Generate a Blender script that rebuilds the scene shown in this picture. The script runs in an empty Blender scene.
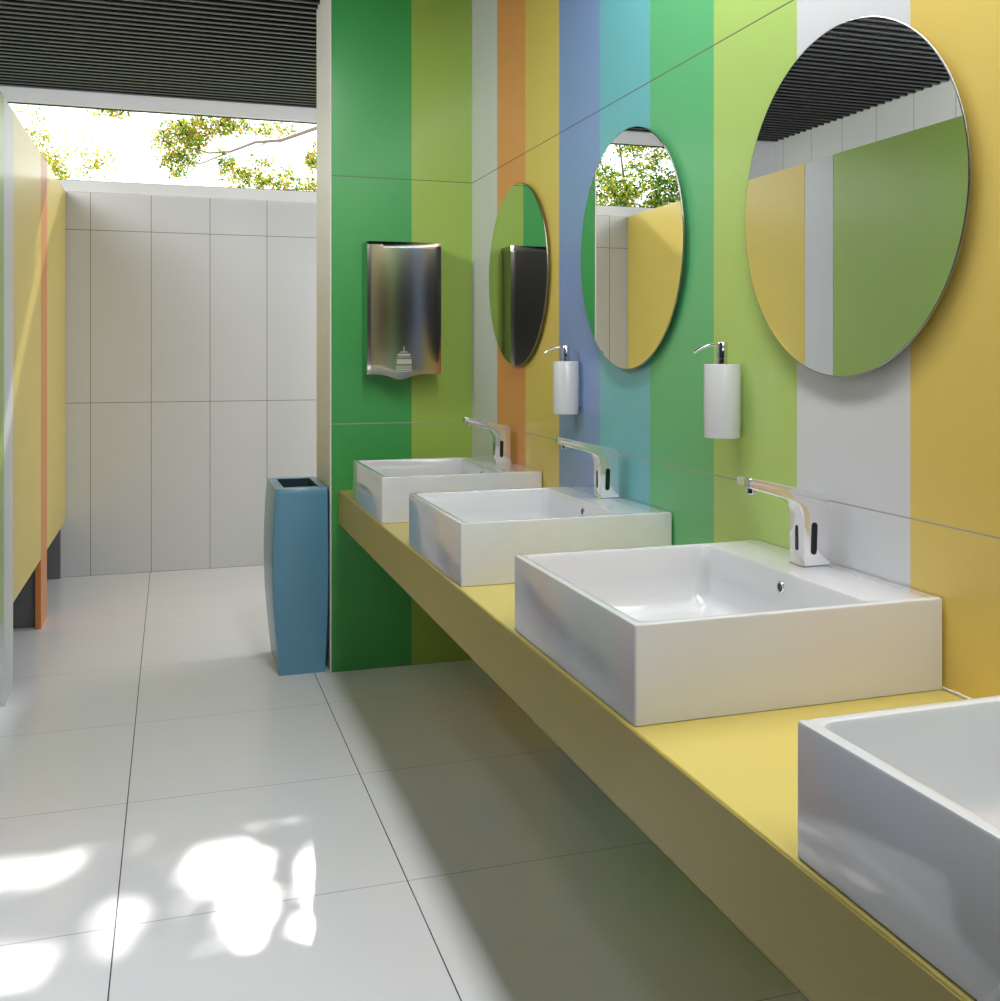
import bpy, bmesh, math, random
from mathutils import Vector, Matrix
random.seed(7)
C = bpy.context.scene.collection
PI = math.pi

# ------------------------------------------------------------------ helpers
def lin(c):
    return tuple(((v/255)/12.92 if v/255 <= .04045 else ((v/255+.055)/1.055)**2.4) for v in c) + (1,)

def nd(nt, t, **k):
    n = nt.nodes.new(t)
    for a, b in k.items(): setattr(n, a, b)
    return n

def base_mat(name, col, rough=.4, metal=0., coat=0., coat_rough=.05, var=.03, scale=6., spec=.5, bump=0., bscale=40):
    m = bpy.data.materials.new(name); m.use_nodes = True
    nt = m.node_tree; b = nt.nodes['Principled BSDF']
    b.inputs['Roughness'].default_value = rough
    b.inputs['Metallic'].default_value = metal
    b.inputs['Coat Weight'].default_value = coat
    b.inputs['Coat Roughness'].default_value = coat_rough
    b.inputs['Specular IOR Level'].default_value = spec
    c = lin(col)
    geo = nd(nt, 'ShaderNodeNewGeometry')
    noi = nd(nt, 'ShaderNodeTexNoise'); noi.inputs['Scale'].default_value = scale; noi.inputs['Detail'].default_value = 3
    nt.links.new(geo.outputs['Position'], noi.inputs['Vector'])
    mix = nd(nt, 'ShaderNodeMix', data_type='RGBA')
    mix.inputs['A'].default_value = tuple(min(1, v*(1-var)) for v in c[:3]) + (1,)
    mix.inputs['B'].default_value = tuple(min(1, v*(1+var)) for v in c[:3]) + (1,)
    nt.links.new(noi.outputs['Fac'], mix.inputs['Factor'])
    nt.links.new(mix.outputs['Result'], b.inputs['Base Color'])
    if bump:
        n2 = nd(nt, 'ShaderNodeTexNoise'); n2.inputs['Scale'].default_value = bscale
        nt.links.new(geo.outputs['Position'], n2.inputs['Vector'])
        bp = nd(nt, 'ShaderNodeBump'); bp.inputs['Strength'].default_value = bump; bp.inputs['Distance'].default_value = .002
        nt.links.new(n2.outputs['Fac'], bp.inputs['Height']); nt.links.new(bp.outputs['Normal'], b.inputs['Normal'])
    return m

def low_d(M, sep, line):
    ax, sp, off = line
    v = M('SUBTRACT', sep.outputs['XYZ'.index(ax)], off)
    v = M('DIVIDE', v, sp); v = M('ADD', v, 100.5); v = M('FRACT', v); v = M('SUBTRACT', v, .5)
    return M('MULTIPLY', M('ABSOLUTE', v), sp)

def tile_mat(name, col, lines, rough=.3, grout=(90, 85, 78), width=.003, low=None, **k):
    """ceramic tile: thin grout joints at world positions (axis, spacing, offset)"""
    m = base_mat(name, col, rough, **k)
    nt = m.node_tree; b = nt.nodes['Principled BSDF']
    mix0 = b.inputs['Base Color'].links[0].from_node
    geo = nd(nt, 'ShaderNodeNewGeometry'); sep = nd(nt, 'ShaderNodeSeparateXYZ')
    nt.links.new(geo.outputs['Position'], sep.inputs[0])
    cur = None
    def M(op, a, bb=None):
        n = nd(nt, 'ShaderNodeMath', operation=op)
        for i, v in enumerate((a, bb)):
            if v is None: continue
            if isinstance(v, (int, float)): n.inputs[i].default_value = v
            else: nt.links.new(v, n.inputs[i])
        return n.outputs[0]
    for ax, sp, off in lines:
        v = M('SUBTRACT', sep.outputs['XYZ'.index(ax)], off)
        v = M('DIVIDE', v, sp); v = M('ADD', v, 100.5); v = M('FRACT', v); v = M('SUBTRACT', v, .5)
        v = M('ABSOLUTE', v); v = M('MULTIPLY', v, sp)
        cur = v if cur is None else M('MINIMUM', cur, v)
    g = M('LESS_THAN', cur, width/2)
    mx = nd(nt, 'ShaderNodeMix', data_type='RGBA')
    nt.links.new(g, mx.inputs['Factor']); nt.links.new(mix0.outputs['Result'], mx.inputs['A'])
    mx.inputs['B'].default_value = lin(grout)
    if low:   # (axis, threshold, colour): paler joints, below a height as painted highlight / in one direction
        if low[0] == 'below': sel = M('LESS_THAN', sep.outputs['Z'], low[1])
        else: sel = M('GREATER_THAN', low_d(M, sep, low[1]), width/2)
        ml = nd(nt, 'ShaderNodeMix', data_type='RGBA'); ml.inputs['A'].default_value = lin(grout); ml.inputs['B'].default_value = lin(low[2])
        nt.links.new(sel, ml.inputs['Factor']); nt.links.new(ml.outputs['Result'], mx.inputs['B'])
    nt.links.new(mx.outputs['Result'], b.inputs['Base Color'])
    r = M('MULTIPLY', g, .6); r = M('ADD', r, rough); nt.links.new(r, b.inputs['Roughness'])
    h = M('MINIMUM', cur, width); bp = nd(nt, 'ShaderNodeBump'); bp.inputs['Distance'].default_value = .5; bp.inputs['Strength'].default_value = .12
    nt.links.new(h, bp.inputs['Height']); nt.links.new(bp.outputs['Normal'], b.inputs['Normal'])
    return m

def link(name, bm, mats, parent=None, smooth=None):
    me = bpy.data.meshes.new(name)
    bmesh.ops.recalc_face_normals(bm, faces=bm.faces)
    bm.to_mesh(me); bm.free()
    if not isinstance(mats, (list, tuple)): mats = [mats]
    for m in mats: me.materials.append(m)
    if smooth is not None:
        for p in me.polygons: p.use_smooth = True
        me.set_sharp_from_angle(angle=math.radians(smooth))
    o = bpy.data.objects.new(name, me); C.objects.link(o)
    if parent: o.parent = parent
    return o

def tag(o, label, cat, group=None, kind=None):
    o['label'] = label; o['category'] = cat
    if group: o['group'] = group
    if kind: o['kind'] = kind
    return o

def empty(name, loc, label, cat, group=None):
    o = bpy.data.objects.new(name, None); C.objects.link(o); o.location = loc
    o.empty_display_size = .1
    return tag(o, label, cat, group)

def struct(o):
    o['kind'] = 'structure'; return o

def dup(root, loc, label):
    r = root.copy(); C.objects.link(r); r.location = loc; r['label'] = label
    for ch in list(root.children):
        c = ch.copy(); C.objects.link(c); c.parent = r
        for g in list(ch.children):
            d = g.copy(); C.objects.link(d); d.parent = c
    return r

def box(bm, x0, x1, y0, y1, z0, z1, bev=0, mi=0, seg=2):
    t = bmesh.new()
    vs = [t.verts.new((x, y, z)) for x in (x0, x1) for y in (y0, y1) for z in (z0, z1)]
    for f in ((0,1,3,2),(4,6,7,5),(0,4,5,1),(2,3,7,6),(0,2,6,4),(1,5,7,3)): t.faces.new([vs[i] for i in f])
    bmesh.ops.recalc_face_normals(t, faces=t.faces)
    if bev: bmesh.ops.bevel(t, geom=list(t.edges), offset=bev, segments=seg, profile=.5, affect='EDGES')
    merge(bm, t, mi)

def merge(bm, t, mi=0):
    mp = {}
    for v in t.verts: mp[v] = bm.verts.new(v.co)
    for f in t.faces:
        try: nf = bm.faces.new([mp[v] for v in f.verts]); nf.material_index = mi
        except ValueError: pass
    t.free()

def rrect(x0, x1, y0, y1, z, r, n=5):
    pts = []
    for cx, cy, a0 in ((x1-r, y1-r, 0), (x0+r, y1-r, 90), (x0+r, y0+r, 180), (x1-r, y0+r, 270)):
        for i in range(n+1):
            a = math.radians(a0 + 90*i/n); pts.append((cx+r*math.cos(a), cy+r*math.sin(a), z))
    return pts

def loft(bm, rings, cap0=True, cap1=True, closed=True):
    R = [[bm.verts.new(p) for p in r] for r in rings]
    n = len(R[0])
    for a, b in zip(R, R[1:]):
        for i in range(n if closed else n-1):
            j = (i+1) % n
            bm.faces.new((a[i], a[j], b[j], b[i]))
    if cap0: bm.faces.new(R[0])
    if cap1: bm.faces.new(R[-1])

def circ(c, r, axis='z', n=32, ry=None):
    ry = r if ry is None else ry
    out = []
    for i in range(n):
        a = 2*PI*i/n; u, v = r*math.cos(a), ry*math.sin(a)
        out.append({'z': (c[0]+u, c[1]+v, c[2]), 'x': (c[0], c[1]+u, c[2]+v), 'y': (c[0]+u, c[1], c[2]+v)}[axis])
    return out

def lathe(bm, prof, c=(0, 0, 0), axis='z', n=32, cap0=True, cap1=True):
    rings = []
    for r, h in prof:
        k = {'z': (c[0], c[1], c[2]+h), 'x': (c[0]+h, c[1], c[2]), 'y': (c[0], c[1]+h, c[2])}[axis]
        rings.append(circ(k, r, axis, n))
    loft(bm, rings, cap0, cap1)

def tube(bm, pts, rads, n=8):
    pts = [Vector(p) for p in pts]; rings = []
    for i, p in enumerate(pts):
        d = (pts[min(i+1, len(pts)-1)] - pts[max(i-1, 0)]).normalized()
        u = d.cross(Vector((0, 0, 1)))
        if u.length < .05: u = d.cross(Vector((0, 1, 0)))
        u.normalize(); v = d.cross(u)
        rings.append([tuple(p + (u*math.cos(2*PI*k/n) + v*math.sin(2*PI*k/n))*rads[i]) for k in range(n)])
    loft(bm, rings)

def extrude_profile(bm, prof, y0, y1, bev=0):
    t = bmesh.new()
    a = [t.verts.new((x, y0, z)) for x, z in prof]; b = [t.verts.new((x, y1, z)) for x, z in prof]
    n = len(prof)
    fa = t.faces.new(a); fb = t.faces.new(b[::-1])
    for i in range(n): t.faces.new((a[i], b[i], b[(i+1) % n], a[(i+1) % n]))
    bmesh.ops.recalc_face_normals(t, faces=t.faces)
    if bev:
        eds = [e for e in t.edges if (e.verts[0].co.y == e.verts[1].co.y)]
        bmesh.ops.bevel(t, geom=eds, offset=bev, segments=2, profile=.5, affect='EDGES')
    merge(bm, t)

# ------------------------------------------------------------------ measurements (metres)
XR = 1.4426            # wall behind the basins
YG = 4.961             # green end wall
XG = .7306             # its free corner
YF = 7.644             # far wall
XP = -.695             # front of the cubicle doors
ZC = 3.35              # underside of ceiling baffles
CT, CB, CX = .88, .718, .769

# ------------------------------------------------------------------ materials
GR = (92, 86, 76)
JZ = [('Z', 1.2, 0)]
def stripe(name, col, **k): return tile_mat(name, col, JZ, rough=.32, grout=GR, width=.0035, low=('below', 1.8, (165, 160, 148)), coat=.25, coat_rough=.12, var=.02, scale=2, **k)  # lower joint is pale: the highlight it catches is put into its colour
S = {
 'white': stripe('tile_white', (212, 212, 213)), 'orange': stripe('tile_orange', (226, 150, 88)),
 'yellow': stripe('tile_yellow', (220, 194, 98)), 'blue': stripe('tile_blue', (128, 152, 196)),
 'cyan': stripe('tile_cyan', (110, 182, 186)), 'green': stripe('tile_green', (98, 182, 120)), 'gold': stripe('tile_gold', (220, 192, 98)),
 'lime': stripe('tile_lime', (174, 202, 110)),
}
m_greenend = stripe('tile_deep_green', (64, 158, 80)); m_limeend = stripe('tile_olive_lime', (154, 184, 80))
m_far = tile_mat('tile_far_wall', (208, 209, 212), [('X', .4, -.5364), ('Z', 1.2, 0)], rough=.35, grout=(110, 108, 104), width=.004, var=.02, scale=3)
m_left = tile_mat('tile_left_wall', (232, 232, 232), [('Y', .4, 7.51), ('Z', 1.2, 0)], rough=.35, grout=(110, 108, 104), width=.004, var=.02)
m_side = base_mat('plaster_beige', (218, 216, 206), .55)
m_floor = tile_mat('floor_tile', (242, 242, 245), [('X', .8, -.144), ('Y', .8, 2.933)], rough=.2, grout=(72, 72, 70), width=.0036, low=('line', ('X', .8, -.144), (178, 178, 176)), var=.03, scale=1.5, spec=.45)
m_dark = base_mat('charcoal_wall', (9, 9, 10), .6)
m_slat = base_mat('ceiling_baffle_black', (8, 8, 8), .6)
m_slat_lit = base_mat('ceiling_baffle_lit', (72, 74, 78), .5)  # paler copy for the baffle bottoms: light on them put into the colour
m_void = base_mat('ceiling_void_black', (6, 6, 6), .9)
m_frame = base_mat('window_frame_white', (236, 237, 240), .35)
m_gasket = base_mat('gasket_black', (30, 30, 30), .6)
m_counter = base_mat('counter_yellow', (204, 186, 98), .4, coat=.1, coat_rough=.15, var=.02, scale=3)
m_front_shade = base_mat('counter_yellow_shaded', (176, 158, 68), .4, var=.02, scale=3)  # darker copy of the counter yellow, shade of the front put into the colour
m_ceramic = base_mat('white_ceramic', (212, 212, 213), .12, coat=.6, coat_rough=.03, var=.005, spec=.6)
m_chrome = base_mat('chrome', (225, 227, 230), .05, metal=1, var=.01)
m_chrome_soft = base_mat('chrome_satin', (236, 236, 238), .10, metal=.75, coat=.3, coat_rough=.03, var=.01)
m_black = base_mat('sensor_black', (10, 10, 11), .12)
m_hole = base_mat('drain_dark', (45, 45, 45), .5)
m_seal = base_mat('sealant_white', (225, 222, 215), .5)
m_mirror = base_mat('mirror_silver', (243, 245, 244), .0, metal=1, var=0)
m_edge = base_mat('mirror_polished_edge', (150, 150, 142), .3, metal=1, var=.02)
m_brush = base_mat('brushed_steel', (200, 196, 188), .13, metal=1, var=.05, scale=2)
m_steel2 = base_mat('polished_steel_side', (170, 170, 165), .12, metal=1)
m_disp = base_mat('dispenser_white', (200, 200, 198), .22, coat=.3, var=.01)
m_bin = base_mat('bin_blue', (94, 150, 180), .36, coat=.4, coat_rough=.18, var=.04, scale=4)
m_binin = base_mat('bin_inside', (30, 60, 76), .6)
m_py = base_mat('laminate_yellow', (214, 190, 84), .34, coat=.3, coat_rough=.2, var=.02)
m_pl = base_mat('laminate_lime', (146, 178, 72), .34, coat=.3, coat_rough=.2, var=.02)
m_po = base_mat('laminate_orange', (208, 128, 62), .38, coat=.2, coat_rough=.2, var=.02)
m_pw = base_mat('laminate_white', (205, 208, 212), .38, coat=.2, coat_rough=.2, var=.02)
m_pb = base_mat('laminate_blue', (104, 134, 190), .38, coat=.2, coat_rough=.2)
m_div = base_mat('laminate_grey', (105, 105, 106), .5)
m_ground = base_mat('grass_ground', (120, 135, 80), .9, var=.2)
m_bark = base_mat('bark', (128, 116, 108), .85, var=.2, scale=12, bump=.5)

# ------------------------------------------------------------------ room shell
bm = bmesh.new(); box(bm, -2.2, 3.3, -2.6, YF+.12, -.1, 0)
struct(link('floor', bm, m_floor))

def colored_wall(name, runs, x0, x1, axis, mats):
    pass

# right wall: coloured tile stripes 0.4 m wide, one mesh
bm = bmesh.new()
stops = [YG, 4.545]
while stops[-1] > -2.4: stops.append(stops[-1]-.4)
order = ['white', 'orange', 'yellow', 'blue', 'cyan', 'green', 'lime', 'white', 'gold', 'orange', 'green', 'blue', 'lime', 'yellow', 'cyan', 'white', 'green', 'orange', 'yellow', 'lime']
keys = list(S)
for i in range(len(stops)-1):
    a, b = stops[i], stops[i+1]
    vs = [bm.verts.new(p) for p in ((XR, a, 0), (XR, b, 0), (XR, b, 3.6), (XR, a, 3.6))]
    f = bm.faces.new(vs); f.material_index = keys.index(order[i % len(order)])
yb = stops[-1]
box(bm, XR+.001, XR+.15, yb, YG, 0, 3.6, mi=0)
struct(link('wall_right', bm, [S[k] for k in keys]))

# end wall block with the green and lime tile face
bm = bmesh.new()
mats = [m_greenend, m_limeend, m_side]
XS = 1.1306
for x0, x1, mi in ((XG+.004, XS, 0), (XS, XR+.15, 1)):
    f = bm.faces.new([bm.verts.new(p) for p in ((x0, YG, 0), (x1, YG, 0), (x1, YG, 3.6), (x0, YG, 3.6))]); f.material_index = mi
box(bm, XG, XR+.15, YG+.0015, 5.46, 0, 3.6, mi=2)
struct(link('wall_end', bm, mats))
bm = bmesh.new(); box(bm, XG-.003, XG+.004, YG-.003, YG+.004, 0, 3.36)
struct(link('trim_1', bm, m_seal))

# far wall
WX0, WX1 = -1.8, 3.1
bm = bmesh.new()
box(bm, -2.2, 3.3, YF, YF+.06, 0, 2.66)
box(bm, -2.2, WX0, YF, YF+.06, 2.66, 3.6)
box(bm, WX1, 3.3, YF, YF+.06, 2.66, 3.6)
box(bm, WX0, WX1, YF, YF+.06, 3.36, 3.6)
struct(link('wall_far', bm, m_far))
# ribbon window
w = struct(bpy.data.objects.new('window_1', None)); C.objects.link(w); w.location = (0, 0, 0)
bm = bmesh.new()
box(bm, WX0, WX1, YF-.012, YF+.052, 2.66, 2.738, bev=.002)
box(bm, WX0, WX1, YF-.012, YF+.052, 3.256, 3.36, bev=.002)
box(bm, WX0, WX0+.06, YF-.011, YF+.052, 2.738, 3.256, bev=.002)
box(bm, WX1-.06, WX1, YF-.011, YF+.052, 2.738, 3.256, bev=.002)
link('window_frame', bm, m_frame, w)
bm = bmesh.new()
for z in (2.738, 3.248): box(bm, WX0+.06, WX1-.06, YF+.022, YF+.036, z, z+.008)
link('gasket', bm, m_gasket, w)
mg = bpy.data.materials.new('clear_glass'); mg.use_nodes = True
nt = mg.node_tree; nt.nodes.clear()
out = nd(nt, 'ShaderNodeOutputMaterial'); mx = nd(nt, 'ShaderNodeMixShader'); tr = nd(nt, 'ShaderNodeBsdfTransparent'); gl = nd(nt, 'ShaderNodeBsdfGlossy')
gl.inputs['Roughness'].default_value = 0; fr = nd(nt, 'ShaderNodeFresnel'); fr.inputs['IOR'].default_value = 1.35
nt.links.new(fr.outputs[0], mx.inputs[0]); nt.links.new(tr.outputs[0], mx.inputs[1]); nt.links.new(gl.outputs[0], mx.inputs[2]); nt.links.new(mx.outputs[0], out.inputs[0])
bm = bmesh.new()
bm.faces.new([bm.verts.new(p) for p in ((WX0+.06, YF+.03, 2.738), (WX1-.06, YF+.03, 2.738), (WX1-.06, YF+.03, 3.256), (WX0+.06, YF+.03, 3.256))])
link('glass_pane', bm, mg, w)

# left outer wall of the cubicles, rear enclosure
bm = bmesh.new(); box(bm, -2.2, -2.07, 2.3, YF, 0, 3.6); struct(link('wall_left', bm, m_left))
bm = bmesh.new(); box(bm, -2.2, XP-.03, -2.6, 2.46, 0, 3.6); struct(link('wall_left_rear', bm, m_dark))
bm = bmesh.new(); box(bm, -2.2, XR+.15, -2.6, -2.45, 0, 3.6); struct(link('wall_back', bm, m_dark))
bm = bmesh.new(); box(bm, 3.1, 3.3, 5.46, YF, 0, 3.6); box(bm, XR+.15, 3.3, 5.3, 5.46, 0, 3.6); struct(link('wall_passage', bm, m_side))

# baffle ceiling (one surface: void plane plus linear baffles)
bm = bmesh.new()
box(bm, -2.2, 3.3, -2.6, YF+.15, 3.6, 3.7, mi=1)
y = -2.4; P = .0805
while y < YF-.04:
    box(bm, -2.07, 3.1, y, y+.026, ZC+.004, ZC+.09)
    box(bm, -2.07, 3.1, y, y+.022, ZC, ZC+.004, mi=2)
    y += P
struct(link('ceiling', bm, [m_slat, m_void, m_slat_lit]))

# ------------------------------------------------------------------ cubicles
ZT, ZB = 2.66, .39
grp = 'flat doors of the cubicle row'
def panel(name, y0, y1, z0, mat, label, cat, group, th=.03, x=XP):
    bm = bmesh.new(); box(bm, x-th, x, y0, y1, z0, ZT, bev=.0015)
    return tag(link(name, bm, mat), label, cat, group)
def door(y0, y1, mat, label):
    t = empty('cubicle_door', (XP, (y0+y1)/2, ZB), label, 'door', grp)
    bm = bmesh.new(); box(bm, -.028, 0, y0-(y0+y1)/2, y1-(y0+y1)/2, 0, ZT-ZB, bev=.0015)
    link('door_leaf', bm, mat, t)
    bm = bmesh.new()
    for z in (.35, 1.9): box(bm, -.0305, -.028, (y1-y0)/2-.07, (y1-y0)/2-.045, z, z+.09, bev=.001)
    link('hinge', bm, m_chrome, t)
door(6.537, 7.636, m_py, 'yellow cubicle door beside the white tiled far wall')
door(5.187, 6.241, m_py, 'yellow cubicle door between the white and the orange pilaster')
door(3.837, 4.913, m_pl, 'lime green cubicle door nearest the camera, seen in the largest mirror')
door(2.487, 3.558, m_pb, 'blue cubicle door at the near end of the row')
gp = 'pilasters between the cubicle doors'
def pil(y0, y1, mat, label):
    bm = bmesh.new(); box(bm, XP-.03, XP, y0, y1, 0, ZT, bev=.0015)
    tag(link('cubicle_pilaster', bm, mat), label, 'panel', gp)
pil(6.244, 6.534, m_po, 'orange floor to top pilaster between the two yellow cubicle doors')
pil(4.916, 5.184, m_pw, 'white pilaster between the lime and the yellow cubicle door')
pil(3.561, 3.834, m_po, 'orange pilaster on the near side of the lime cubicle door')
gd = 'grey dividers between cubicles'
for y0, y1, lab in ((7.60, 7.640, 'grey divider flat against the far wall behind the last yellow door'),
                    (6.30, 6.33, 'grey cubicle divider standing behind the orange pilaster'),
                    (5.03, 5.06, 'grey cubicle divider standing behind the white pilaster'),
                    (3.68, 3.71, 'grey cubicle divider standing behind the near orange pilaster')):
    bm = bmesh.new(); box(bm, -2.068, XP-.031, y0, y1, .0, ZT-.1, bev=.0015)
    tag(link('cubicle_divider', bm, m_div), lab, 'panel', gd)

# ------------------------------------------------------------------ countertop
t = empty('countertop', (CX, 2, CT), 'long yellow wall hung countertop running under the four basins', 'countertop')
bm = bmesh.new(); box(bm, .002, XR-CX-.001, -3.6, YG-2-.001, CB-CT, 0, bev=.004, seg=3)
link('slab', bm, m_counter, t, smooth=40)
bm = bmesh.new(); box(bm, 0, .004, -3.6, YG-2-.001, CB-CT+.001, -.004, bev=.001)  # thin strip added over the slab front to carry its painted shade
link('front_shade_strip', bm, m_front_shade, t)
bm = bmesh.new(); box(bm, XR-.0035, XR+.0005, -1.6, YG-.001, CT+.0002, CT+.005, bev=.001)
struct(link('trim_2', bm, m_seal))

# ------------------------------------------------------------------ basins
BX0, BX1, BL, BH = .777, XR-.004, .668, .18
def make_basin():
    r = empty('wash_basin', (BX0, 0, CT), '', 'basin', 'square white basins on the yellow counter')
    W = BX1-BX0; ix0, ix1 = .018, 1.283-BX0; iy0, iy1 = .018, BL-.018
    rings = []
    for ins, z, rr in ((.002, 0, .004), (.0, .002, .005), (0, BH-.005, .005), (.0015, BH-.0015, .0048), (.005, BH, .004)):
        rings.append(rrect(ins, W-ins, ins, BL-ins, z, rr))
    for ins, z, rr in ((-.004, BH, .022), (.0015, BH-.0015, .02), (.004, BH-.006, .02), (.008, BH-.07, .022), (.014, .062, .03), (.022, .046, .035), (.04, .036, .04), (.07, .033, .05)):
        rings.append(rrect(ix0+ins, ix1-ins, iy0+ins, iy1-ins, z, rr))
    rings.append(rrect(ix0+.19, ix1-.19, iy0+.26, iy1-.26, .031, .02))
    bm = bmesh.new(); loft(bm, rings)
    link('basin_body', bm, m_ceramic, r, smooth=35)
    # drain
    cx, cy = (ix0+ix1)/2, (iy0+iy1)/2
    bm = bmesh.new(); lathe(bm, [(.034, 0), (.034, .003), (.031, .0045), (.026, .0045), (.024, .002)], (cx, cy, .031), 'z', 32)
    d = link('drain', bm, m_chrome, r, smooth=40)
    bm = bmesh.new(); lathe(bm, [(.021, 0), (.021, .006), (.017, .009), (.005, .0095)], (cx, cy, .033), 'z', 32)
    link('plug', bm, m_chrome, d, smooth=40)
    # overflow in the inner back wall
    oy = BL*.47; oz = BH-.036; ox = ix1-.0065
    bm = bmesh.new(); lathe(bm, [(.009, .002), (.0125, .002), (.0135, 0), (.0125, -.002), (.0095, -.0022), (.009, .002)], (ox, oy, oz), 'x', 28, False, False)
    ov = link('overflow_ring', bm, m_chrome, r, smooth=40)
    bm = bmesh.new(); lathe(bm, [(.0092, 0), (.0092, -.0008)], (ox, oy, oz), 'x', 24)
    link('overflow_hole', bm, m_hole, ov)
    return r
near = [3.926, 2.786, 1.646, .489]
b0 = make_basin(); b0.location.y = near[0]
b0['label'] = 'smallest looking white square basin, beside the green end wall'
for yn, lab in zip(near[1:], ('white square basin second from the green end wall, under the middle mirror',
                              'large white square basin under the biggest mirror, third from the end wall',
                              'white basin cut off by the right edge, nearest the camera, without visible tap')):
    dup(b0, (BX0, yn, CT), lab)

# ------------------------------------------------------------------ faucets
def arc(cx, cz, r, a0, a1, n=6):
    return [(cx+r*math.cos(math.radians(a0+(a1-a0)*i/n)), cz+r*math.sin(math.radians(a0+(a1-a0)*i/n))) for i in range(n+1)]
def make_faucet():
    # origin: on the basin deck, below the body's front face
    r = empty('sensor_faucet', (0, 0, 0), '', 'faucet', 'chrome sensor faucets on the basins')
    hw = .0285
    prof = [(0, .0025), (.068, .0025), (.063, .148)] + arc(.052, .1535, .011, 0, 82, 5)
    prof += [(-.10, .1975), (-.135, .2045), (-.138, .2025), (-.138, .1845), (-.135, .1825), (-.118, .1765), (-.05, .158)]
    prof += [(-.028, .151), (-.014, .143), (-.006, .132), (-.001, .116)]
    bm = bmesh.new(); extrude_profile(bm, prof, -hw, hw, bev=.0022)
    body = link('faucet_body', bm, m_chrome_soft, r, smooth=28)
    bm = bmesh.new(); box(bm, -.004, .071, -hw-.003, hw+.003, 0, .0025, bev=.0008)
    link('base_plate', bm, m_chrome, r)
    bm = bmesh.new(); lathe(bm, [(.0125, .004), (.0125, -.009), (.011, -.0105), (.009, -.0105), (.008, -.007)], (-.116, 0, .1775), 'z', 28)
    a = link('aerator', bm, m_chrome, r, smooth=40)
    bm = bmesh.new(); lathe(bm, [(.0078, 0), (.0078, .001)], (-.116, 0, .1687), 'z', 20)
    link('aerator_mesh', bm, m_black, a)
    def slot(n=8):
        pass
    bm = bmesh.new()     # front sensor window
    t = [(0, y, z) for y, z in arc(0, .086, .0055, 0, 180) + arc(0, .040, .0055, 180, 360)]
    loft(bm, [[(p[0]-.0006, p[1], p[2]) for p in t], [(p[0]-.0018, p[1]*.92, p[2]) for p in t]])
    link('front_sensor_window', bm, m_black, r)
    bm = bmesh.new()     # dark rounded slot on the side face
    t = [(x, z) for x, z in arc(.026, .093, .0075, 0, 180) + arc(.024, .036, .0075, 180, 360)]
    loft(bm, [[(x, -hw-.0004, z) for x, z in t], [(x, -hw-.0014, z) for x, z in t]])
    link('side_dark_slot', bm, m_black, r)
    return r
f0 = make_faucet(); DX, DZ, DY = 1.3445, CT+BH, .353
f0.location = (DX, near[0]+DY, DZ); f0['label'] = 'chrome angular faucet on the far basin beside the green end wall'
for yn, lab in zip(near[1:3], ('chrome angular faucet on the second basin, in front of the blue tiles',
                               'largest looking chrome faucet, on the basin under the biggest mirror')):
    dup(f0, (DX, yn+DY, DZ), lab)

# ------------------------------------------------------------------ round mirrors
def make_mirror():
    r = empty('round_mirror', (XR, 0, 0), '', 'mirror', 'round frameless mirrors on the striped wall')
    R = .3955; xf = -.020
    bm = bmesh.new(); 
    vs = [bm.verts.new(p) for p in circ((xf, 0, 0), R-.003, 'x', 128)]; bm.faces.new(vs)
    link('mirror_glass', bm, m_mirror, r)
    bm = bmesh.new(); lathe(bm, [(R-.003, xf), (R-.0006, xf+.0006), (R, xf+.0015), (R, xf+.004), (R-.002, xf+.005), (R-.06, xf+.007)], (0, 0, 0), 'x', 128, False, False)
    link('polished_edge', bm, m_edge, r, smooth=60)
    bm = bmesh.new(); lathe(bm, [(R-.055, xf+.0071), (R-.055, -.0005)], (0, 0, 0), 'x', 64)
    link('backing_plate', bm, m_gasket, r, smooth=40)
    return r
mz = 1.882
m0 = make_mirror(); m0.location = (XR, 4.218, mz)
m0['label'] = 'narrowest looking round mirror, nearest the green end wall, reflecting the hand dryer'
dup(m0, (XR, 3.081, mz), 'middle round mirror, reflecting tree leaves and a yellow cubicle door')
dup(m0, (XR, 1.955, mz-.001), 'biggest round mirror, reflecting black ceiling and the lime cubicle door')

# ------------------------------------------------------------------ soap dispensers
def make_disp():
    r = empty('soap_dispenser', (0, 0, 0), '', 'dispenser', 'white soap dispensers between the mirrors')
    R = .048
    bm = bmesh.new(); lathe(bm, [(R-.002, .005), (R, .007), (R, .198), (R-.001, .1995), (R-.003, .2)], (0, 0, 0), 'z', 48)
    link('container', bm, m_disp, r, smooth=40)
    bm = bmesh.new(); box(bm, .04, XR-1.390-.0005, -.02, .02, .03, .17, bev=.002)
    link('wall_bracket', bm, m_chrome, r)
    bm = bmesh.new(); lathe(bm, [(.0145, 0), (.0145, .012), (.0125, .0125), (.0125, .015), (.0145, .0155), (.0145, .056), (.0135, .0575)], (0, 0, .2), 'z', 28)
    p = link('pump_head', bm, m_chrome, r, smooth=35)
    bm = bmesh.new(); pts = [(-.008, 0, .2515), (-.025, 0, .2515), (-.045, 0, .2485), (-.064, 0, .242), (-.082, 0, .231)]
    tube(bm, pts, [.004]*4+[.0038], 12)
    link('spout', bm, m_chrome, p, smooth=40)
    return r
d0 = make_disp(); d0.location = (1.390, 3.54, 1.311); d0['label'] = 'white cylindrical soap dispenser on the blue stripe, left of the middle mirror'
dup(d0, (1.390, 2.408, 1.311), 'white cylindrical soap dispenser between the middle and the biggest mirror')

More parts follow.
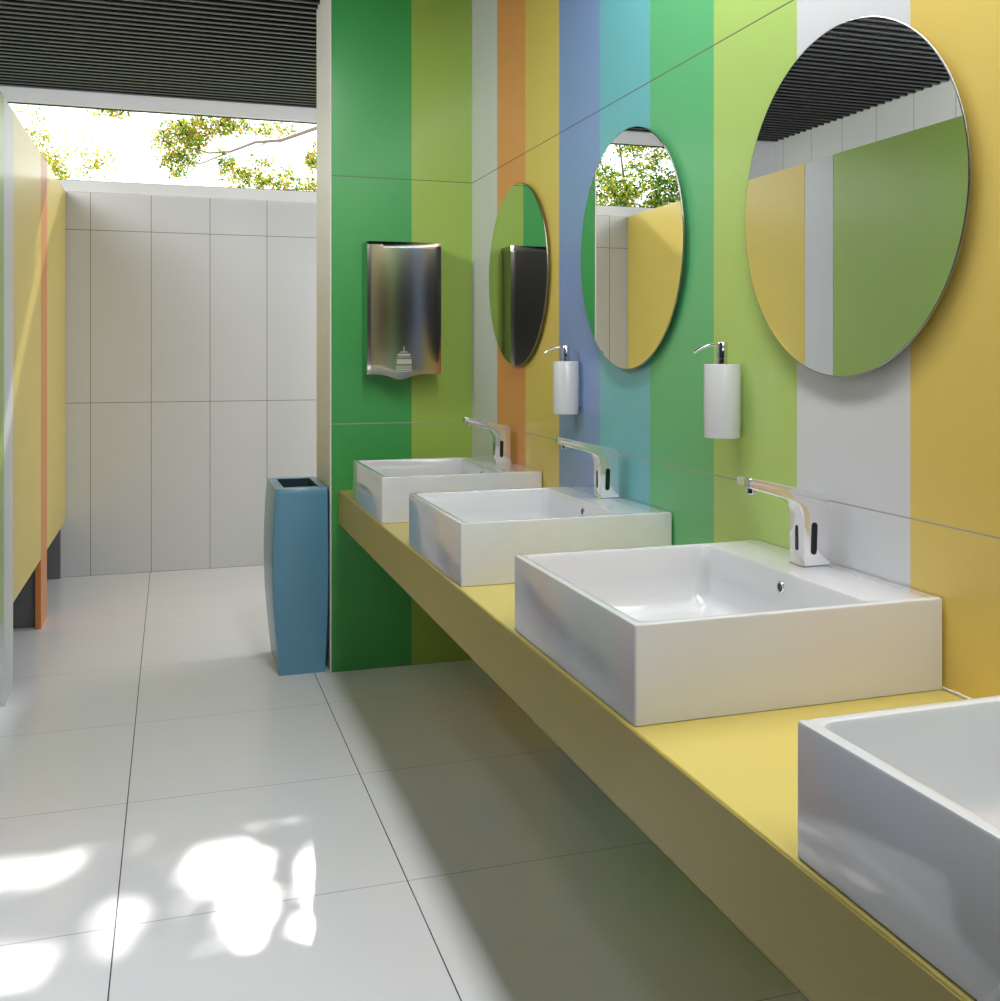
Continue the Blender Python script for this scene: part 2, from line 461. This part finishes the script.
# ------------------------------------------------------------------ hand dryer
hx0, hx1, hz0, hz1, hd = .884, 1.245, 1.442, 2.076, .146
r = empty('hand_dryer', ((hx0+hx1)/2, YG, hz0), 'brushed steel wall mounted hand dryer on the green end wall', 'dryer')
hw, hh = (hx1-hx0)/2, hz1-hz0
bm = bmesh.new()
NU, NV = 36, 40
def fz(u, v):
    zb = -.026*math.exp(-((u+.12)/.33)**2)
    return zb*(1-v)**3 + hh*v
def fy(u, v):
    d = hd - .0025*u*u - .0015*abs(u)**30
    tt = max(0, (v-.975)/.025); d -= (.010-.006*u)*tt*tt
    tb = max(0, (.06-v)/.06); d -= .003*tb*tb
    return -d
G = [[bm.verts.new((hw*u, fy(u, v), fz(u, v))) for u in [-1+2*i/NU for i in range(NU+1)]] for v in [j/NV for j in range(NV+1)]]
for j in range(NV):
    for i in range(NU): bm.faces.new((G[j][i], G[j][i+1], G[j+1][i+1], G[j+1][i]))
link('front_cover', bm, m_brush, r, smooth=40)
bm = bmesh.new()
for s in (-1, 1):
    for j in range(NV):
        v0, v1 = j/NV, (j+1)/NV
        bm.faces.new([bm.verts.new(p) for p in ((hw*s, fy(s, v0), fz(s, v0)), (hw*s, fy(s, v1), fz(s, v1)), (hw*s, -.001, fz(s, v1)), (hw*s, -.001, fz(s, v0)))])
for v in (0, 1):
    for i in range(NU):
        a, b = -1+2*i/NU, -1+2*(i+1)/NU
        bm.faces.new([bm.verts.new(p) for p in ((hw*a, fy(a, v), fz(a, v)), (hw*b, fy(b, v), fz(b, v)), (hw*b, -.001, fz(b, v)), (hw*a, -.001, fz(a, v)))])
bmesh.ops.remove_doubles(bm, verts=bm.verts, dist=1e-5)
link('side_casing', bm, m_steel2, r, smooth=40)
bm = bmesh.new()
cx = -.004
for k, (z, h, w_) in enumerate(((.012, .004, .040), (.020, .004, .039), (.028, .004, .038), (.036, .004, .038), (.048, .024, .036), (.080, .003, .034), (.088, .010, .030), (.104, .004, .018))):
    box(bm, cx-w_, cx+w_, -hd-.0025, -hd+.004, z, z+h, bev=.0005)
box(bm, cx-.002, cx+.002, -hd-.001, -hd+.004, .108, .132, bev=.0004)
m_grille = base_mat('grille_pale_metal', (205, 200, 186), .35, metal=.6)
link('air_outlet_grille', bm, m_grille, r)
bm = bmesh.new(); box(bm, -.05, .05, -.11, -.05, -.012, .004, bev=.004)
link('nozzle', bm, m_black, r)

# ------------------------------------------------------------------ waste bin
bx0, bx1, by0, by1, bh = .472, .7225, 4.985, 5.462, .892
r = empty('waste_bin', ((bx0+bx1)/2, (by0+by1)/2, 0), 'tall blue square waste bin with bulging sides beside the wall corner', 'bin')
hx, hy = (bx1-bx0)/2, (by1-by0)/2
bm = bmesh.new(); rings = []
def lerp(t, v):
    q = v*8; k = min(int(q), 7); return t[k]*(1-q+k) + t[k+1]*(q-k)
for i in range(25):
    v = i/24
    sl = lerp([.85, .94, 1.02, 1.08, 1.11, 1.115, 1.10, 1.06, .995], v)
    sr = lerp([.89, .94, .975, .995, 1.0, 1.005, 1.003, 1.0, .99], v)
    sf = lerp([1.0, 1.02, 1.035, 1.045, 1.05, 1.05, 1.04, 1.02, .995], v)
    sb = lerp([.80, .88, .94, .985, 1.01, 1.02, 1.015, 1.005, .99], v)
    rings.append(rrect(-hx*sl, hx*sr, -hy*sf, hy*sb, v*(bh-.004), .007, 3))
rings.append(rrect(-hx*.98, hx*.98, -hy*.985, hy*.985, bh, .006, 3))
rings.append(rrect(-hx+.045, hx-.035, -hy+.062, hy-.04, bh, .004, 3))
rings.append(rrect(-hx+.046, hx-.036, -hy+.063, hy-.041, bh-.004, .004, 3))
loft(bm, rings, True, False)
link('bin_body', bm, m_bin, r, smooth=40)
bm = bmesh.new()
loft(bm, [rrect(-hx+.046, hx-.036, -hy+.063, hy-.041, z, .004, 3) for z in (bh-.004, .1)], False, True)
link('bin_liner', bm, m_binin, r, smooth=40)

# ------------------------------------------------------------------ outside: ground and trees
bm = bmesh.new()
f = bm.faces.new([bm.verts.new(p) for p in ((-40, YF+.12, -.05), (40, YF+.12, -.05), (40, 60, -.05), (-40, 60, -.05))])
struct(link('ground', bm, m_ground))

def leaf_mat(name, c, tw=.5):
    m = bpy.data.materials.new(name); m.use_nodes = True; nt = m.node_tree; nt.nodes.clear()
    o = nd(nt, 'ShaderNodeOutputMaterial'); mx = nd(nt, 'ShaderNodeMixShader'); d = nd(nt, 'ShaderNodeBsdfDiffuse'); t = nd(nt, 'ShaderNodeBsdfTranslucent')
    geo = nd(nt, 'ShaderNodeNewGeometry'); noi = nd(nt, 'ShaderNodeTexNoise'); noi.inputs['Scale'].default_value = 5
    nt.links.new(geo.outputs['Position'], noi.inputs['Vector'])
    mc = nd(nt, 'ShaderNodeMix', data_type='RGBA'); c = lin(c)
    mc.inputs['A'].default_value = tuple(v*.7 for v in c[:3])+(1,); mc.inputs['B'].default_value = tuple(min(1, v*1.3) for v in c[:3])+(1,)
    nt.links.new(noi.outputs['Fac'], mc.inputs['Factor'])
    for b in (d, t): nt.links.new(mc.outputs['Result'], b.inputs['Color'])
    mx.inputs[0].default_value = tw
    nt.links.new(d.outputs[0], mx.inputs[1]); nt.links.new(t.outputs[0], mx.inputs[2]); nt.links.new(mx.outputs[0], o.inputs[0])
    return m
L = [leaf_mat('leaf_green', (96, 140, 50)), leaf_mat('leaf_yellow_green', (176, 176, 56)), leaf_mat('leaf_orange', (190, 150, 70)), leaf_mat('leaf_dark', (38, 84, 34), .3)]

def leaf(bm, p, s, mi, rnd=random):
    d = Vector((rnd.gauss(0, 1), rnd.gauss(0, 1), rnd.gauss(0, 1))).normalized()
    u = d.cross(Vector((rnd.gauss(0, 1), rnd.gauss(0, 1), rnd.gauss(0, 1)))).normalized()
    n = d.cross(u)
    p = Vector(p)
    q = [p - d*s, p - d*s*.3 + u*s*.38 + n*s*.08, p + d*s*.35 + u*s*.34 + n*s*.06, p + d*s, p + d*s*.35 - u*s*.34 + n*s*.06, p - d*s*.3 - u*s*.38 + n*s*.08]
    f = bm.faces.new([bm.verts.new(v) for v in q]); f.material_index = mi

def pick(w):
    x = random.random()*sum(w)
    for i, v in enumerate(w):
        x -= v
        if x <= 0: return i
    return 0
def cluster(bm, c, rad, n, s, w):
    # leaves gathered in small tufts
    for _ in range(max(1, n//9)):
        while True:
            q = [random.uniform(-1, 1) for _ in range(3)]
            if sum(v*v for v in q) <= 1: break
        cc = [c[i]+q[i]*rad[i] for i in range(3)]
        for _ in range(9):
            leaf(bm, [cc[i]+random.gauss(0, s*1.3) for i in range(3)], s*random.uniform(.6, 1.2), pick(w))

# bright tree whose branch reaches across the window from the right
t = empty('leafy_tree', (3.4, 12.6, 0), 'sunlit tree outside, its long branch crossing the window from the right', 'tree')
bm = bmesh.new()
tube(bm, [(0, 0, -.05), (.05, 0, 1.5), (-.05, .05, 3.0), (.05, .05, 4.2), (.1, .1, 5.2)], [.19, .16, .14, .10, .04], 12)
o3 = Vector((3.4, 12.6, 0))
def T(pts): return [tuple(Vector(p)-o3) for p in pts]
link('trunk', bm, m_bark, t, smooth=60)
bm = bmesh.new()
tube(bm, T([(3.4, 12.6, 4.3), (2.4, 12.55, 4.36), (1.70, 12.5, 4.29), (1.25, 12.5, 4.10), (.95, 12.5, 4.06), (.66, 12.5, 3.93), (.42, 12.5, 3.90), (.16, 12.5, 3.96)]), [.06, .036, .024, .02, .017, .014, .011, .004], 8)
tube(bm, T([(.66, 12.5, 3.93), (.48, 12.48, 3.84), (.32, 12.45, 3.76), (.15, 12.45, 3.74)]), [.012, .010, .008, .003], 6)
tube(bm, T([(1.1, 12.5, 4.08), (.92, 12.5, 3.97), (.78, 12.5, 3.88)]), [.008, .006, .003], 6)
tube(bm, T([(2.4, 12.55, 4.36), (1.7, 12.6, 4.62), (.9, 12.6, 4.6), (.2, 12.6, 4.45), (-.5, 12.6, 4.5)]), [.03, .02, .016, .01, .004], 6)
tube(bm, T([(3.35, 12.65, 3.1), (2.4, 12.6, 3.5), (1.6, 12.6, 3.55), (1.0, 12.6, 3.5)]), [.035, .02, .012, .004], 6)
link('branch', bm, m_bark, t, smooth=60)
bm = bmesh.new()
for c, rd, n in (((.10, 12.5, 4.0), (.30, .2, .28), 420), ((.05, 12.5, 3.74), (.16, .15, .16), 120), ((.55, 12.5, 4.24), (.36, .2, .14), 300), ((.25, 12.5, 4.12), (.2, .2, .18), 120),
                 ((1.12, 12.5, 4.22), (.32, .2, .08), 90), ((.62, 12.5, 3.75), (.12, .2, .2), 90), ((.92, 12.5, 3.62), (.24, .2, .16), 210), ((1.3, 12.5, 3.6), (.22, .2, .16), 150),
                 ((1.1, 12.5, 3.84), (.2, .1, .06), 40), ((1.66, 12.5, 3.9), (.13, .2, .18), 130), ((1.62, 12.5, 3.58), (.1, .2, .08), 50), ((-.65, 12.6, 4.36), (.25, .2, .08), 110),
                 ((3.4, 12.6, 4.9), (.8, .7, .35), 300)):
    cluster(bm, tuple(Vector(c)-o3), rd, int(n*3.6), .026, (4, 5, 3, 1.5))
link('foliage', bm, L, t)

# small sparse tree at the left of the window
o4 = Vector((-1.55, 13.5, 0))
t = empty('young_tree', o4, 'sparse pale tree outside at the left end of the window', 'tree')
bm = bmesh.new(); tube(bm, [(0, 0, -.05), (.03, 0, 1.6), (-.02, 0, 2.9), (.02, .05, 3.5)], [.06, .05, .035, .012], 8); link('trunk', bm, m_bark, t, smooth=60)
bm = bmesh.new()
for c, rd, n in (((-1.6, 13.5, 4.35), (.25, .2, .2), 60), ((-1.5, 13.5, 4.05), (.2, .2, .2), 120), ((-1.35, 13.5, 3.85), (.2, .2, .15), 130), ((-1.2, 13.5, 3.68), (.25, .2, .12), 130), ((-.85, 13.5, 3.9), (.3, .2, .16), 90), ((-1.1, 13.5, 4.1), (.2, .2, .2), 40), ((-1.5, 13.5, 3.2), (.5, .4, .4), 200)):
    cluster(bm, tuple(Vector(c)-o4), rd, int(n*3.2), .026, (3, 6, 2, 0))
link('foliage', bm, L, t)

# dense tree further left, seen in the middle mirror
o5 = Vector((-4.0, 14.6, 0))
t = empty('dense_tree', o5, 'dense dark green tree outside, seen reflected in the middle mirror', 'tree')
bm = bmesh.new()
tube(bm, [(0, 0, -.05), (.05, 0, 1.6), (-.05, 0, 3.2), (.1, .1, 4.3), (.25, .1, 5.4)], [.10, .07, .035, .02, .008], 10)
tube(bm, [(-.05, 0, 3.2), (.4, -.2, 4.0), (.8, -.3, 4.7)], [.02, .014, .008], 8)
tube(bm, [(-.05, 0, 3.0), (-.6, -.2, 3.8), (-.9, -.3, 4.7)], [.022, .014, .008], 8)
link('trunk', bm, m_bark, t, smooth=60)
bm = bmesh.new()
for _ in range(100):
    c = (random.uniform(-1.5, 1.3), random.uniform(-.6, .6), random.uniform(3.2, 5.6))
    cluster(bm, c, (.30, .25, .20), 150, .036, (5, 5, 1.2, 4))
cluster(bm, (-.75, -.2, 3.95), (.6, .3, .5), 2200, .04, (3, 1, .2, 6))
cluster(bm, (.1, -.2, 3.75), (.9, .3, .25), 1300, .036, (4, 4, .8, 3))
link('foliage', bm, L, t)

# tall tree whose crown shades the window; sunlight falls through its gaps
SUN = Vector((-.138, -1, -.655))
gaps = [ # footprints of the gaps, carried down to floor level: cx, cy, rx, ry, tilt
 (.150, 3.18, .130, .155, .1), (.195, 2.90, .075, .17, 0), (.30, 3.45, .066, .032, .25), (.402, 2.96, .034, .23, .05),
 (-.41, 3.33, .16, .105, .0), (-.18, 3.42, .13, .022, .1), (-.15, 2.95, .085, .15, -.1), (-.40, 2.80, .11, .125, .2),
 (-1.34, 3.02, .22, .50, .1), (-1.12, 3.10, .22, .17, -.15), (-.88, 3.15, .22, .12, 0),
]
def in_gap(x, y):
    for cx, cy, rx, ry, a in gaps:
        dx, dy = x-cx, y-cy
        u = dx*math.cos(a)+dy*math.sin(a); v = -dx*math.sin(a)+dy*math.cos(a)
        if (u/rx)**2 + (v/ry)**2 < 1: return True
    return False
o6 = Vector((4.9, 13.6, 0))
t = empty('tall_tree', o6, 'tall tree outside above the window, its crown dappling the sunlight', 'tree')
bm = bmesh.new()
tube(bm, [(0, 0, -.05), (.05, 0, 2.5), (-.05, 0, 5), (-.2, .0, 6.8), (-.3, 0, 8.5)], [.26, .22, .18, .13, .05], 12)
link('trunk', bm, m_bark, t, smooth=60)
bm = bmesh.new()
for dz in (.0, .55, 1.3): tube(bm, [(-.1, 0, 5.6+dz), (-1.6, .3, 6.2+dz), (-3.4, .5, 6.3+dz), (-5.6, .3, 6.5+dz)], [.07, .03, .015, .005], 8)
ML = bmesh.new(); cnt = 0
while cnt < 19000:
    x = random.uniform(-1.9, 3.1); yf = random.uniform(2.2, 3.95)      # where the shaded ray would land
    k = random.uniform(8.8, 10.6)
    if in_gap(x, yf): continue
    p = Vector((x, yf, 0)) - SUN*k
    leaf(ML, p-o6, .045, pick((5, 3, 1, 2))); cnt += 1
for _ in range(120):
    c = (random.uniform(-4.5, 1.2), random.uniform(-.6, 1.6), random.uniform(7.9, 9.6))
    cluster(ML, c, (.5, .5, .35), 60, .07, (5, 3, 1, 2))
bm.free()
link('foliage', ML, L, t)

# ------------------------------------------------------------------ light
W = bpy.data.worlds.new('World'); bpy.context.scene.world = W; W.use_nodes = True
nt = W.node_tree; bg = nt.nodes['Background']
bg.inputs['Color'].default_value = (.94, .975, 1, 1); bg.inputs['Strength'].default_value = 2.8
s = bpy.data.lights.new('sun', 'SUN'); s.energy = 10.5; s.angle = math.radians(.4); s.color = (1, .97, .9)
so = bpy.data.objects.new('sun', s); C.objects.link(so)
so.rotation_euler = SUN.to_track_quat('-Z', 'Y').to_euler()
def area(name, loc, sx, sy, e, col=(1, 1, 1), rot=(0, 0, 0), spread=180):
    l = bpy.data.lights.new(name, 'AREA'); l.spread = math.radians(spread); l.shape = 'RECTANGLE'; l.size = sx; l.size_y = sy; l.energy = e; l.color = col
    o = bpy.data.objects.new(name, l); C.objects.link(o); o.location = loc; o.rotation_euler = rot
    return o
area('ceiling_light_panel', (.87, 1.1, 3.33), .26, 4.0, 86, (.97, .985, 1))
area('rear_fill', (.5, -2.3, .75), 1.7, .95, 8, (1, .985, .96), (PI/2, 0, 0))  # added fill behind the camera for faces turned towards it, no real fitting
area('high_rear_fill', (.3, -1.9, 3.2), 1.4, .8, 7, (1, .98, .95), (math.radians(55), 0, 0))  # second added fill from behind, set high to keep the under-counter dark
area('passage_fill', (3.05, 6.55, 1.9), 1.8, 1.8, 52, (.93, .965, 1), (PI/2, 0, PI/2))  # added fill in the unseen passage, brightens far wall and window header
area('aisle_fill', (-.45, 2.7, 3.33), .4, 2.0, 7, (.98, .99, 1))  # weak added fill over the aisle to lift the floor
area('cubicle_fill', (-1.4, 3.3, 3.05), .9, .8, 95, (.98, .99, 1), (math.radians(38), 0, 0))  # added fill above the cubicles, tilted to lift left and far walls

# ------------------------------------------------------------------ camera
cam = bpy.data.cameras.new('camera'); co = bpy.data.objects.new('camera', cam); C.objects.link(co)
co.location = (0, 0, 1.5366); co.rotation_euler = (PI/2, 0, -.3101)
cam.sensor_fit = 'HORIZONTAL'; cam.sensor_width = 36; cam.lens = 36*1.0252; cam.shift_y = -.1461
cam.clip_start = .02
sc = bpy.context.scene; sc.camera = co
sc.view_settings.view_transform = 'Standard'; sc.view_settings.look = 'None'; sc.view_settings.exposure = 0
try:
    sc.cycles.use_denoising = True; sc.cycles.denoiser = 'OPENIMAGEDENOISE'
    sc.cycles.max_bounces = 10; sc.cycles.diffuse_bounces = 6; sc.cycles.glossy_bounces = 6; sc.cycles.transparent_max_bounces = 16
    sc.cycles.sample_clamp_indirect = 6
except Exception: pass
